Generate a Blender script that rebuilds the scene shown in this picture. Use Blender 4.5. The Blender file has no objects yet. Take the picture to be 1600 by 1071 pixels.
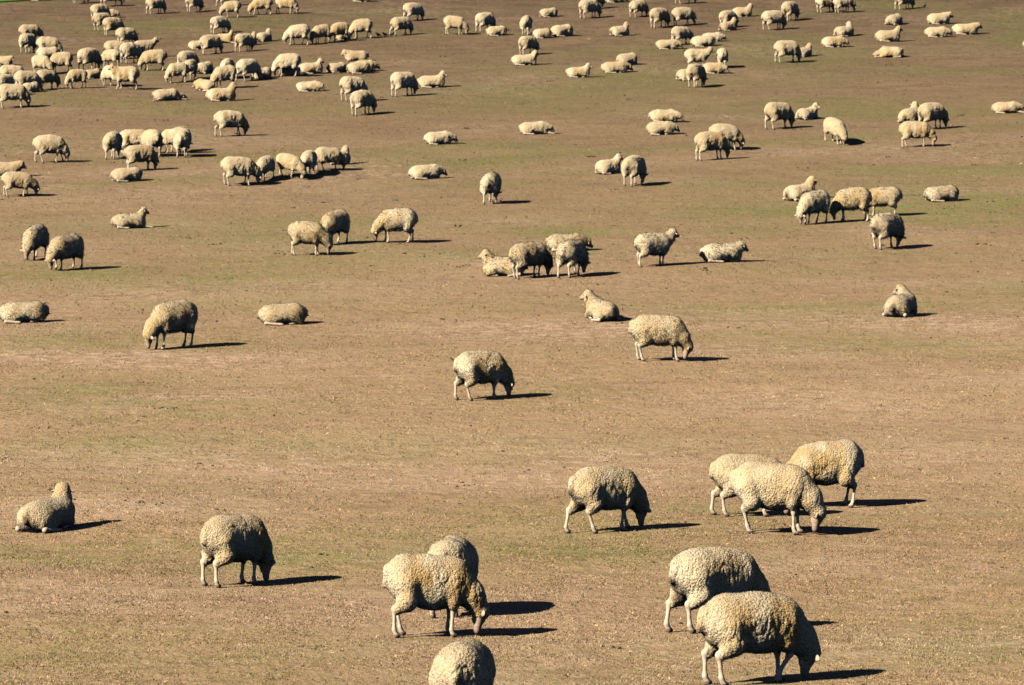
import bpy, math, random
import numpy as np
from mathutils import Vector

scene = bpy.context.scene
CAM_PITCH = 0.0358; CAM_Z = 4.6; FPX = 6000.0
HILL = (0.416722, -3.18683, 10.5736, -19.411, 24.4755, -10.958, 1.72728)
TRACK = (-0.154158, 6.9029, 124.17)
def terrain(x, y):
    """height of the hillside (metres): nearly level near the camera, steepening, then a rounded crest"""
    x = np.asarray(x, np.float64); y = np.asarray(y, np.float64)
    yc = np.clip(y, 27.0, 188.0)
    z = np.polyval(HILL, yc / 100)
    sl = np.polyval(np.polyder(np.array(HILL)), 1.88) / 100
    t = np.maximum(y - 188, 0)
    z = z + sl * 60 * np.arctan(t / 60) - .00004 * np.maximum(t - 120, 0) ** 2 / (1 + np.maximum(t - 120, 0) / 400)
    s = (y - np.polyval(TRACK, x / 10)) / 1.4
    z = z + .13 * s * np.exp(-np.clip(s * s, 0, 40) * .5)
    z = z + .05 * np.sin(x * .31 + y * .13 + 1) * np.sin(y * .42 - x * .07) + .02 * np.sin(x * .9 - y * .35) * np.sin(y * 1.1 + x * .2 + 2)
    return z

# ---------------------------------------------------------------- camera, sky, sun, exposure
cam_data = bpy.data.cameras.new('camera')
cam_data.sensor_width = 36.0
cam_data.lens = FPX * 36.0 / 1600.0
cam_data.clip_start = 0.5; cam_data.clip_end = 12000
cam_data.dof.use_dof = True; cam_data.dof.focus_distance = 48.0; cam_data.dof.aperture_fstop = 8.0
cam = bpy.data.objects.new('camera', cam_data)
scene.collection.objects.link(cam)
cam.location = (0, 0, CAM_Z)
cam.rotation_euler = (math.pi / 2 - CAM_PITCH, 0, 0)
scene.camera = cam

SUN_EL = math.radians(33.0)
SUN_AZ = math.radians(180 + 36.0)                    # where the sun stands, counter-clockwise from +x
to_sun = Vector((math.cos(SUN_AZ) * math.cos(SUN_EL), math.sin(SUN_AZ) * math.cos(SUN_EL), math.sin(SUN_EL)))
world = bpy.data.worlds.new('World'); scene.world = world; world.use_nodes = True
wn = world.node_tree.nodes; wl = world.node_tree.links
wn.clear()
sky_tex = wn.new('ShaderNodeTexSky'); sky_tex.sky_type = 'NISHITA'; sky_tex.sun_disc = False
sky_tex.sun_elevation = SUN_EL; sky_tex.sun_rotation = math.atan2(to_sun.x, to_sun.y)
sky_tex.air_density = 0.18; sky_tex.dust_density = 0.0; sky_tex.ozone_density = 1.0
bg = wn.new('ShaderNodeBackground'); bg.inputs[1].default_value = 0.05
wo = wn.new('ShaderNodeOutputWorld')
wl.new(sky_tex.outputs[0], bg.inputs[0]); wl.new(bg.outputs[0], wo.inputs[0])

sun_data = bpy.data.lights.new('sun', 'SUN'); sun_data.energy = 5.0; sun_data.angle = math.radians(0.5)
sun_data.color = (1.0, 0.91, 0.76)
sun = bpy.data.objects.new('sun', sun_data); scene.collection.objects.link(sun)
sun.rotation_euler = to_sun.to_track_quat('Z', 'Y').to_euler(); sun.location = (-30, -10, 40)

scene.view_settings.view_transform = 'Standard'; scene.view_settings.look = 'None'
scene.view_settings.gamma = 1.0; scene.view_settings.use_curve_mapping = False
scene.view_settings.exposure = 1.38
scene.cycles.diffuse_bounces = 0

# ---------------------------------------------------------------- sheep surfaces from distance fields
def V(*a): return np.array(a, dtype=np.float32)

class Field:
    """A distance field on a voxel grid; shapes are blended in one after another."""
    def __init__(s, lo, hi, vox):
        s.lo = np.array(lo, np.float32); s.v = float(vox)
        s.n = np.ceil((np.array(hi) - s.lo) / vox).astype(int) + 1
        s.f = np.full(s.n, 0.5, np.float32)
        s.ax = [s.lo[i] + s.v * np.arange(s.n[i], dtype=np.float32) for i in range(3)]
    def block(s, lo, hi):
        a = np.clip(np.floor((np.array(lo) - s.lo) / s.v).astype(int), 0, s.n - 1)
        b = np.clip(np.ceil((np.array(hi) - s.lo) / s.v).astype(int) + 1, 1, s.n)
        sl = tuple(slice(a[i], max(b[i], a[i] + 1)) for i in range(3))
        return sl, s.ax[0][sl[0]][:, None, None], s.ax[1][sl[1]][None, :, None], s.ax[2][sl[2]][None, None, :]
    def blend(s, sl, d, k):
        g = s.f[sl]
        h = np.maximum(k - np.abs(g - d), 0) / k
        s.f[sl] = np.minimum(g, d) - h * h * k * 0.25
    def cone(s, a, b, ra, rb, k=0.04):
        a = np.asarray(a, np.float32); b = np.asarray(b, np.float32)
        m = max(ra, rb) + k + 3 * s.v
        sl, x, y, z = s.block(np.minimum(a, b) - m, np.maximum(a, b) + m)
        e = b - a; q = float(e @ e) + 1e-9
        x, y, z = x - a[0], y - a[1], z - a[2]
        h = np.clip((x * e[0] + y * e[1] + z * e[2]) / q, 0, 1)
        d = np.sqrt((x - h * e[0]) ** 2 + (y - h * e[1]) ** 2 + (z - h * e[2]) ** 2) - (ra + (rb - ra) * h)
        s.blend(sl, d, k)
    def ell(s, c, r, k=0.06, M=None):
        c = np.asarray(c, np.float32); r = np.asarray(r, np.float32)
        m = (r if M is None else np.full(3, r.max())) + k + 3 * s.v
        sl, x, y, z = s.block(c - m, c + m)
        x, y, z = x - c[0], y - c[1], z - c[2]
        if M is not None:
            x, y, z = (x * M[i][0] + y * M[i][1] + z * M[i][2] for i in range(3))
        k0 = np.sqrt((x / r[0]) ** 2 + (y / r[1]) ** 2 + (z / r[2]) ** 2)
        k1 = np.sqrt((x / r[0] ** 2) ** 2 + (y / r[1] ** 2) ** 2 + (z / r[2] ** 2) ** 2) + 1e-6
        s.blend(sl, k0 * (k0 - 1) / k1, k)
    def floor(s, z0):
        s.f = np.maximum(s.f, (z0 - s.ax[2])[None, None, :])

def surface_net(F):
    f = F.f; ins = f < 0
    c = np.zeros(np.array(f.shape) - 1, np.int8)
    X, Y, Z = c.shape
    cor = [(i, j, k) for i in (0, 1) for j in (0, 1) for k in (0, 1)]
    for i, j, k in cor: c += ins[i:i + X, j:j + Y, k:k + Z]
    act = (c > 0) & (c < 8)
    idx = np.full(act.shape, -1, np.int32)
    cell = np.argwhere(act); n = len(cell)
    idx[act] = np.arange(n)
    val = np.stack([f[cell[:, 0] + i, cell[:, 1] + j, cell[:, 2] + k] for i, j, k in cor], 1)
    P = np.zeros((n, 3), np.float32); w = np.zeros(n, np.float32)
    for p in range(8):
        for ax in range(3):
            if cor[p][ax]: continue
            t = list(cor[p]); t[ax] = 1; q = cor.index(tuple(t))
            a, b = val[:, p], val[:, q]
            m = (a < 0) != (b < 0)
            u = np.where(m, a / np.where(m, a - b, 1), 0)
            pt = np.tile(np.array(cor[p], np.float32), (n, 1)); pt[:, ax] += u
            P += pt * m[:, None]; w += m
    P = (P / w[:, None] + cell) * F.v + F.lo
    quads = []
    for ax in range(3):
        o = [a for a in range(3) if a != ax]
        lo = [slice(None)] * 3; hi = [slice(None)] * 3
        lo[ax] = slice(0, -1); hi[ax] = slice(1, None)
        a, b = ins[tuple(lo)], ins[tuple(hi)]
        e = np.argwhere(a != b)
        e = e[(e[:, o[0]] > 0) & (e[:, o[1]] > 0) & (e[:, o[0]] < f.shape[o[0]] - 1) & (e[:, o[1]] < f.shape[o[1]] - 1)]
        flip = a[e[:, 0], e[:, 1], e[:, 2]]
        q = []
        for d0, d1 in ((1, 1), (0, 1), (0, 0), (1, 0)):
            t = e.copy(); t[:, o[0]] -= d0; t[:, o[1]] -= d1
            q.append(idx[t[:, 0], t[:, 1], t[:, 2]])
        q = np.stack(q, 1)
        if ax == 1: flip = ~flip
        q[~flip] = q[~flip][:, ::-1]
        quads.append(q)
    Q = np.concatenate(quads)
    return P, Q[(Q >= 0).all(1)]

def relax(P, Q, amount=0.5, times=1):
    for _ in range(times):
        S = np.zeros_like(P); W = np.zeros(len(P), np.float32)
        for a, b in ((0, 1), (1, 2), (2, 3), (3, 0)):
            for i in range(3):
                S[:, i] += np.bincount(Q[:, a], P[Q[:, b], i], len(P)) + np.bincount(Q[:, b], P[Q[:, a], i], len(P))
            W += np.bincount(Q[:, a], minlength=len(P)) + np.bincount(Q[:, b], minlength=len(P))
        P = P + amount * (S / np.maximum(W, 1)[:, None] - P)
    return P.astype(np.float32)

def normals(P, Q):
    n = np.cross(P[Q[:, 2]] - P[Q[:, 0]], P[Q[:, 3]] - P[Q[:, 1]])
    N = np.zeros_like(P)
    for a in range(4):
        for i in range(3): N[:, i] += np.bincount(Q[:, a], n[:, i], len(P))
    return N / (np.linalg.norm(N, axis=1, keepdims=True) + 1e-12)

def hash3(i, j, k, s):
    h = (i.astype(np.int64) * 73856093) ^ (j.astype(np.int64) * 19349663) ^ (k.astype(np.int64) * 83492791) ^ (s * 2654435761 & 0x7fffffff)
    h = (h ^ (h >> 13)) * 1274126177 & 0x7fffffff
    h = (h ^ (h >> 16)) * 668265263 & 0x7fffffff
    h ^= h >> 15
    return (h & 1023) / 1023., (h >> 10 & 1023) / 1023., (h >> 20 & 1023) / 1023.

def worley(P, size, seed):
    """distance to the nearest and second nearest scattered point, in cells"""
    p = P / np.asarray(size, np.float32); b = np.floor(p).astype(np.int32)
    d1 = np.full(len(P), 9., np.float32); d2 = d1.copy()
    for i in (-1, 0, 1):
        for j in (-1, 0, 1):
            for k in (-1, 0, 1):
                c = b + (i, j, k)
                u, v, w = hash3(c[:, 0], c[:, 1], c[:, 2], seed)
                d = np.sqrt((c[:, 0] + u - p[:, 0]) ** 2 + (c[:, 1] + v - p[:, 1]) ** 2 + (c[:, 2] + w - p[:, 2]) ** 2)
                d2 = np.minimum(d2, np.maximum(d, d1)); d1 = np.minimum(d1, d)
    return d1, d2

def vnoise(P, size, seed):
    p = P / np.asarray(size, np.float32); b = np.floor(p).astype(np.int32); t = p - b; t = t * t * (3 - 2 * t)
    r = np.zeros(len(P), np.float32)
    for i in (0, 1):
        for j in (0, 1):
            for k in (0, 1):
                h = hash3(b[:, 0] + i, b[:, 1] + j, b[:, 2] + k, seed)[0]
                r += h * (t[:, 0] if i else 1 - t[:, 0]) * (t[:, 1] if j else 1 - t[:, 1]) * (t[:, 2] if k else 1 - t[:, 2])
    return r

def unit_rows(a): return a / (np.linalg.norm(a, axis=1, keepdims=True) + 1e-9)

def unit(a): a = np.asarray(a, np.float32); return a / np.linalg.norm(a)

def sheep_mesh(pose, yaw, extra, seed, vox_w, vox_b, gx=0., gy=0., near=True, fibres=9000, fibre_w=.008):
    """one sheep facing +x, feet at z = 0: (fleece P, Q, colours), (body P, Q, colours), tag position"""
    R = random.Random(seed * 7 + 3)
    u = lambda a, b: a + (b - a) * R.random()
    lying = pose[0] == 'L'
    W = Field((-0.74, -0.5, -0.02), (0.98, 0.5, 1.06), vox_w)
    B = Field((-0.74, -0.5, -0.02), (1.05, 0.5, 1.06), vox_b)
    fat = u(0.90, 1.05); kt = 0.09
    ry = math.radians(yaw + u(-8, 8))
    cy, sy = math.cos(ry), math.sin(ry)
    dags = u(.15, 1.2)
    if not lying:
        hz = u(-0.015, 0.02)
        W.ell((-0.31, 0, .575 + hz), (.25, .222 * fat, .238), kt)
        W.ell((-0.03, 0, .572), (.37, .240 * fat, .248), .11)
        sd = u(.0, .045) if pose == 'G' else 0.
        W.ell((.22, 0, .570 - sd), (.235, .205 * fat, .230), kt)
        W.ell((0.04, 0, .44), (.32, .21 * fat, .17), kt)
        W.ell((.37, 0, .49), (.12, .13, .16), kt)
        W.cone((-.53, 0, .66), (-.575, 0, .52), .055, .035, .05)
        st = {'F1': u(-.06, .06), 'F-1': u(-.06, .06), 'H1': u(-.10, .08), 'H-1': u(-.10, .08)}
        if extra != 'bent' and R.random() < .45:       # a slow step
            a = u(.05, .11); st['F1'] += a; st['F-1'] -= a; st['H1'] -= a * .8; st['H-1'] += a * .8
        for s in (1, -1):
            d = st['H%d' % s]; y = s * .108
            hock = V(-.425 + d * .6, y, .285); fet = V(-.40 + d, y, .085); hoof = V(-.372 + d, y, .024)
            W.cone((-.31, s * .10, .52), (-.295 + d * .25, s * .138, .385), .16, .115, .04)
            W.cone((-.275 + d * .25, s * .132, .385), hock + V(.025, 0, -.005), .105, .052, .05)
            B.cone((-.28, s * .08, .5), (-.28 + d * .25, y, .40), .07, .06)
            B.cone((-.28 + d * .25, y, .40), hock, .055, .036, .02)
            B.cone(hock, hock * .5 + fet * .5, .035, .0195, .02); B.cone(hock * .5 + fet * .5, fet, .0195, .024, .015); B.cone(fet, hoof, .028, .030, .015)
            B.cone(hoof, hoof + V(.03, 0, -.004), .030, .024, .012)
            d = st['F%d' % s]; y = s * .098
            knee = V(.275 + d * .55, y, .265); fet = V(.27 + d, y, .08); hoof = V(.29 + d, y, .024)
            if extra == 'bent' and s == -1:
                knee = V(.33, y, .26); fet = V(.22, y, .11); hoof = V(.19, y, .035)
            W.cone((.27, s * .10, .53), (.27 + d * .2, s * .118, .365), .125, .08, .05)
            W.cone((.27 + d * .2, s * .118, .365), knee + V(0, 0, .02), .075, .042, .04)
            B.cone((.27, s * .08, .5), knee, .06, .036, .02)
            B.cone(knee, knee * .5 + fet * .5, .034, .0195, .02); B.cone(knee * .5 + fet * .5, fet, .0195, .0235, .015); B.cone(fet, hoof, .027, .030, .015)
            B.cone(hoof, hoof + V(.03, 0, -.004), .030, .024, .012)
        B.cone((-.3, 0, .56), (.3, 0, .56), .1, .1)
        n0 = V(.29, 0, .585 - sd * .8)
        if pose == 'G':
            e = u(-.04, .06)
            n1 = n0 + V((.20 + e) * cy, .20 * sy, -.165); n2 = n0 + V((.30 + e) * cy, .31 * sy, -.30)
            f = unit((u(-.28, .12) * cy, u(-.1, .1) + .2 * sy, -1))
            n2[2] = .268; tilt = f
        else:
            n1 = n0 + V(.20 * cy, .20 * sy, .09); n2 = n0 + V(.315 * cy, .31 * sy, .225)
            tilt = unit((cy * .86, sy * .86, -.5))
        rn = (.20, .15, .108)
    else:
        flat = pose == 'LX'
        z = .86 if flat else u(.92, 1.0)
        lean = u(-.02, .02)
        W.ell((-0.27, lean, .225 * z), (.28, .25 * fat, .225 * z), kt)
        W.ell((0.0, 0, .232 * z), (.40, .268 * fat, .222 * z), kt)
        W.ell((.26, -lean, .235 * z), (.25, .225 * fat, .222 * z), kt)
        W.ell((.40, 0, .165), (.13, .15, .15), kt)
        W.cone((-.52, 0, .28), (-.575, 0, .16), .055, .035, .05)
        B.cone((-.3, 0, .18), (.32, 0, .2), .08, .08)
        for s in (1, -1):
            W.ell((-.235, s * .185, .145), (.21, .10, .15), .06)
            hk = V(-.40, s * .235, .05); ft = V(-.12 + u(-.06, .08), s * (.27 + u(0, .03)), .03)
            if flat and s == -1: hk = V(-.44, s * .26, .05); ft = V(-.60, s * .30, .032)
            B.cone((-.2, s * .15, .12), hk, .06, .038, .03); B.cone(hk, ft, .034, .027, .02)
            B.cone(ft, ft + unit(ft - hk) * .055, .031, .026, .012)
            el = V(.26, s * .13, .16); kn = V(.43, s * .135, .062); ft = V(.22, s * .16, .032)
            if extra == 's' and s == -1: ft = V(.70, s * .15, .03)
            if flat: kn = V(.5, s * .15, .05); ft = V(.74, s * .17, .03)
            W.cone(el, kn - V(.02, 0, -.01), .115, .065, .05)
            B.cone(el, kn, .06, .036, .02); B.cone(kn, ft, .033, .027, .02)
            B.cone(ft, ft + unit(ft - kn) * .055, .031, .026, .012)
        n0 = V(.31, 0, .30 * z)
        if pose == 'LU':
            n1 = n0 + V(.11 * cy, .11 * sy, .13); n2 = n0 + V(.155 * cy, .16 * sy, .235)
            tilt = unit((cy * .9, sy * .9, -.42)); rn = (.175, .132, .108)
        elif pose == 'LM':
            n1 = n0 + V(.15 * cy, .15 * sy, .05); n2 = n0 + V(.25 * cy, .25 * sy, .10)
            tilt = unit((cy * .8, sy * .8, -.62)); rn = (.175, .14, .108)
        elif pose == 'LL':
            n1 = n0 + V(.17 * cy, .17 * sy, -.03); n2 = n0 + V(.30 * cy, .30 * sy, -.055)
            tilt = unit((cy * .75, sy * .75, -.72)); rn = (.175, .14, .108)
        elif pose == 'LX':
            n1 = n0 + V(.19 * cy, .19 * sy, -.09); n2 = n0 + V(.34 * cy, .34 * sy, -.13)
            tilt = unit((cy, sy, -.18)); rn = (.16, .12, .1)
        else:                                            # head curled round to the far side
            n1 = n0 + V(.15, .09, -.05); n2 = n0 + V(.17, .21, -.11)
            tilt = unit((-.2, .75, -.35)); rn = (.17, .13, .10)
    # neck wool with a few folds, then the head
    W.cone(n0, n1, rn[0], rn[1], .06); W.cone(n1, n2, rn[1], rn[2], .05)
    f = tilt
    lat = np.cross(f, V(0, 0, 1))
    if np.linalg.norm(lat) < .35 or (pose == 'G'): lat = V(sy, -cy, 0)
    lat = unit(lat - f * float(lat @ f)); up = np.cross(lat, f)
    if pose != 'G' and up[2] < 0: up = -up
    if pose == 'G' and up[0] * cy + up[1] * sy < 0: up = -up
    skull = n2 + f * .015; muz = n2 + f * (.228 if pose == 'G' else .215)
    if lying: muz[2] = max(muz[2], .05)
    W.ell(skull - f * .012 + up * .012, (.082, .088, .082), .05)
    W.cone(skull, skull + f * .095 - up * .03, .086, .056, .03)
    B.cone(n1, n2, .08, .075, .04)
    B.ell(skull + f * .045, (.082, .072, .082), .04)
    B.cone(skull + f * .05, muz - f * .03, .068, .038, .03)
    B.cone(skull + f * .06 - up * .035, muz - f * .045 - up * .010, .045, .030, .03)
    B.ell(muz - f * .02, (.038, .038, .038), .02)
    ears = []
    for s in (1, -1):
        e0 = skull + lat * s * .062 + f * .012 + up * .01
        e1 = e0 + lat * s * u(.10, .125) - f * u(.0, .035) + up * u(-.02, .02) - V(0, 0, u(.005, .03))
        mid = (e0 + e1) / 2; ax = unit(e1 - e0); n_ = unit(up - ax * float(up @ ax)); o = np.cross(n_, ax)
        th = max(.015, vox_b * .95)
        B.ell(e0 + (e1 - e0) * .55, (.066, th, .034), .02, M=(ax, n_, o))
        ears.append((mid, e1))
    W.floor(.004 if lying else .02); B.floor(.002)
    # ---- fleece
    P, Q = surface_net(W); P = relax(P, Q, .5, 2)
    N = normals(P, Q); S = P + np.array([seed * 3.7, seed * 1.3, seed * 2.1], np.float32) % 50
    side = 1 - np.abs(N[:, 2])
    disp = .022 * (vnoise(S, .16, seed) - .5) + .012 * (vnoise(S, .06, seed + 5) - .5)
    Sw = S + .025 * (vnoise(S, .05, seed + 2)[:, None] - .5)
    flank = np.clip(side * 1.5 - .25, 0, 1)
    d1, d2 = worley(Sw, (.075, .075, .22), seed + 1)                     # locks hanging apart on the flanks
    crack = np.exp(-((d2 - d1) / .10) ** 2) * flank * np.clip(vnoise(S, .2, seed + 31) * 2 - .4, 0, 1)
    disp -= .017 * crack
    if near:
        cs = max(1., vox_w * 2.4 / .024)
        c1, c2 = worley(Sw, (.024 * cs, .024 * cs, .028 * cs), seed + 7)                # tight curls
        l1, l2 = worley(Sw, (.026 * cs, .026 * cs, .085 * cs), seed + 17)               # narrow hanging staples
        bump = flank * (.6 - l1) * 1.1 + (1 - flank * .7) * (.6 - c1)
        disp += .0088 * bump * (.5 + vnoise(S, .22, seed + 9))
    else:
        c1, c2 = worley(Sw, (.05, .05, .085), seed + 7)
        disp += .024 * (.6 - c1)
    fold = np.linalg.norm(P - (n0 + n1 + n2) / 3, axis=1)
    if near: disp += np.where(fold < .25, .010 * np.sin(fold * 85 + 3 * vnoise(S, .12, seed + 4)) * (1 - fold / .25), 0)
    low = np.clip((.40 - P[:, 2]) / .2, 0, 1) if not lying else 0
    P2 = P + N * (disp * (1 - .35 * low))[:, None]
    if lying: P2[:, 2] = np.where(P[:, 2] < .012, .002, np.maximum(P2[:, 2], .002))
    tail = np.exp(-(((P[:, 0] + .56) / .11) ** 2 + (P[:, 1] / .09) ** 2 + ((P[:, 2] - (.16 if lying else .44)) / .14) ** 2))
    inner = np.exp(-(((P[:, 0] + .40) / .16) ** 2 + (P[:, 1] / .10) ** 2 + ((P[:, 2] - .36) / .14) ** 2)) * (0 if lying else 1)
    dag = np.clip((np.maximum(tail, inner) * (.5 + dags)) * (.25 + 1.5 * vnoise(S, .06, seed + 11)) - .22, 0, 1)
    rump = np.exp(-((P[:, 0] + .5) / .2) ** 2)
    stain = (1 - .6 * rump) * np.clip(vnoise(S, (.16, .16, .30), seed + 12) * 1.9 - .5 + .25 * np.exp(-((P[:, 0] - .45) / .25) ** 2), 0, 1)
    dust_and_shade = np.clip(np.clip(N[:, 2] * 1.3 - .15, 0, 1) * (.25 + .9 * vnoise(S, .12, seed + 13)), 0, 1)
    if not near: dust_and_shade = np.clip(dust_and_shade * .8 + .28 * vnoise(S, .2, seed + 15) + .08, 0, 1)  # far fleeces: grime, plus colour darkened for the self-shadowing their fibreless wool lacks
    colW = np.stack([dag, stain, dust_and_shade, np.ones_like(dag)], 1)
    # ---- body
    PB, QB = surface_net(B); PB = relax(PB, QB, .5, 1); NB = normals(PB, QB)
    skin = np.tile(V(.42, .345, .255), (len(PB), 1))
    h = PB[:, 2]
    mark = vnoise(PB + seed, .05, seed + 21)[:, None]
    skin *= .86 + .22 * mark
    t = PB - skull; along = t @ f; isface = (np.linalg.norm(PB - (skull + f * .09), axis=1) < .16)
    skin[isface] = V(.33, .24, .17) * (.9 + .2 * mark[isface])
    nose = isface & (along > .15); skin[nose] = V(.24, .155, .12)
    tip = isface & (along > .192); skin[tip] = V(.20, .13, .11)
    for s in (1, -1):
        eye = skull + f * .075 + lat * s * .06 + up * .028
        skin[np.linalg.norm(PB - eye, axis=1) < .019] = V(.03, .022, .018)
        em, et = ears[0 if s == 1 else 1]
        m = np.linalg.norm(PB - (em + et) / 2, axis=1) < .07
        skin[m] = V(.39, .28, .22)
    hoofm = (h < .034) & ~isface
    if not lying: skin[hoofm] = V(.13, .10, .075)
    dirt = np.clip((.10 - h) / .1, 0, 1)[:, None] * .5 * (~isface)[:, None]
    skin = skin * (1 - dirt) + skin * V(.55, .45, .36) * dirt
    colB = np.concatenate([skin, np.ones((len(PB), 1), np.float32)], 1)
    if near:                                             # staple tips standing out of the fleece
        rr = np.random.default_rng(seed); NQ = normals(P2, Q)
        k = fibres; qi = rr.integers(0, len(Q), k); w = rr.dirichlet((1, 1, 1, 1), k).astype(np.float32)
        c0 = (P2[Q[qi]] * w[..., None]).sum(1); NQ = unit_rows(NQ + N * 1.0); nn = NQ[Q[qi, 0]]; cc = colW[Q[qi, 0]]
        ok = (c0[:, 2] > .03) if lying else (c0[:, 2] > .2)
        c0, nn, cc = c0[ok], nn[ok], cc[ok]; k = len(c0)
        tang = rr.normal(size=(k, 3)).astype(np.float32); tang = np.cross(nn, tang); tang /= np.linalg.norm(tang, axis=1, keepdims=True) + 1e-9
        wd = fibre_w * rr.uniform(.6, 1.3, k)[:, None]; ln = fibre_w * rr.uniform(1.3, 2.8, k)[:, None]
        tipd = nn * rr.uniform(.25, .8, k)[:, None] + rr.normal(0, .40, (k, 3)) + np.array([0, 0, -.7]) * (1 - np.abs(nn[:, 2:]))
        tipd /= np.linalg.norm(tipd, axis=1, keepdims=True)
        base = c0 - nn * .003
        tri = np.stack([base - tang * wd * .5, base + tang * wd * .5, c0 + tipd * ln], 1).reshape(-1, 3).astype(np.float32)
        if lying: tri[:, 2] = np.maximum(tri[:, 2], .002)
        extra_tris = tri; extra_col = np.repeat(cc, 3, 0); extra_n = np.repeat(nn, 3, 0)
    else: extra_tris = np.zeros((0, 3), np.float32); extra_col = np.zeros((0, 4), np.float32)
    tq = np.arange(len(extra_tris)).reshape(-1, 3) + len(P2)
    allN = np.concatenate([NQ, extra_n]).astype(np.float32) if near else None
    P2 = np.concatenate([P2, extra_tris]); colW = np.concatenate([colW, extra_col])
    for p in (P2, PB): p[:, 0] *= .92
    for p in (P2, PB): p[:, 2] += gx * p[:, 0] + gy * p[:, 1]
    tagp = ears[1][0] * .45 + ears[1][1] * .55
    tagp[0] *= .92
    tagp = tagp + V(0, 0, gx * tagp[0] + gy * tagp[1])
    return (P2, Q, colW, tq, allN), (PB, QB, colB), (tagp, up, lat)

# ---------------------------------------------------------------- mesh helpers
def build_mesh(name, P, Q, attrs=(), smooth=True, tris=None):
    me = bpy.data.meshes.new(name)
    P = np.ascontiguousarray(P, np.float32); Q = np.ascontiguousarray(Q, np.int32); k = Q.shape[1]
    me.vertices.add(len(P)); me.vertices.foreach_set('co', P.ravel())
    idx = Q.ravel(); start = np.arange(0, Q.size, k, dtype=np.int32)
    if tris is not None and len(tris):
        start = np.concatenate([start, Q.size + np.arange(0, tris.size, 3, dtype=np.int32)]).astype(np.int32)
        idx = np.concatenate([idx, tris.ravel()]).astype(np.int32)
    me.loops.add(len(idx)); me.loops.foreach_set('vertex_index', idx)
    me.polygons.add(len(start)); me.polygons.foreach_set('loop_start', start)
    me.polygons.foreach_set('use_smooth', np.full(len(start), smooth))
    for an, av in attrs:
        a = me.attributes.new(an, 'FLOAT_COLOR', 'POINT'); a.data.foreach_set('color', np.ascontiguousarray(av, np.float32).ravel())
    me.update(calc_edges=True)
    return me

def link(name, me, mat, parent=None):
    o = bpy.data.objects.new(name, me); scene.collection.objects.link(o)
    if mat: me.materials.append(mat)
    if parent: o.parent = parent
    return o

class NT:
    """small node-tree writer"""
    def __init__(s, name):
        s.m = bpy.data.materials.new(name); s.m.use_nodes = True
        s.t = s.m.node_tree; s.b = s.t.nodes['Principled BSDF']
        s.b.inputs['Roughness'].default_value = 0.95; s.b.inputs['Specular IOR Level'].default_value = 0.12
    def n(s, typ, **kw):
        x = s.t.nodes.new(typ)
        for k, v in kw.items():
            if k.startswith('i_'):
                key = k[2:]; key = int(key) if key.isdigit() else key.replace('_', ' ')
                if hasattr(v, 'is_output'): s.t.links.new(v, x.inputs[key])
                else: x.inputs[key].default_value = v
            else: setattr(x, k, v)
        return x
    def math(s, op, a, b=0.5, clamp=False):
        return s.n('ShaderNodeMath', operation=op, use_clamp=clamp, i_0=a, i_1=b).outputs[0]
    def mix(s, f, a, b, mode='MIX'):
        x = s.t.nodes.new('ShaderNodeMix'); x.data_type = 'RGBA'; x.blend_type = mode
        for i, v in ((0, f), (6, a), (7, b)):
            if hasattr(v, 'is_output'): s.t.links.new(v, x.inputs[i])
            else: x.inputs[i].default_value = v if i == 0 or len(v) == 4 else (*v, 1)
        return x.outputs[2]
    def noise(s, vec, scale, detail=3.0, rough=0.55):
        return s.n('ShaderNodeTexNoise', i_Vector=vec, i_Scale=scale, i_Detail=detail, i_Roughness=rough).outputs['Fac']
    def ramp(s, v, lo, hi):
        return s.n('ShaderNodeMapRange', interpolation_type='SMOOTHSTEP', i_Value=v, i_1=lo, i_2=hi).outputs[0]
    def scaled(s, vec, sc):
        return s.n('ShaderNodeVectorMath', operation='MULTIPLY', i_0=vec, i_1=sc).outputs[0]

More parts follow.
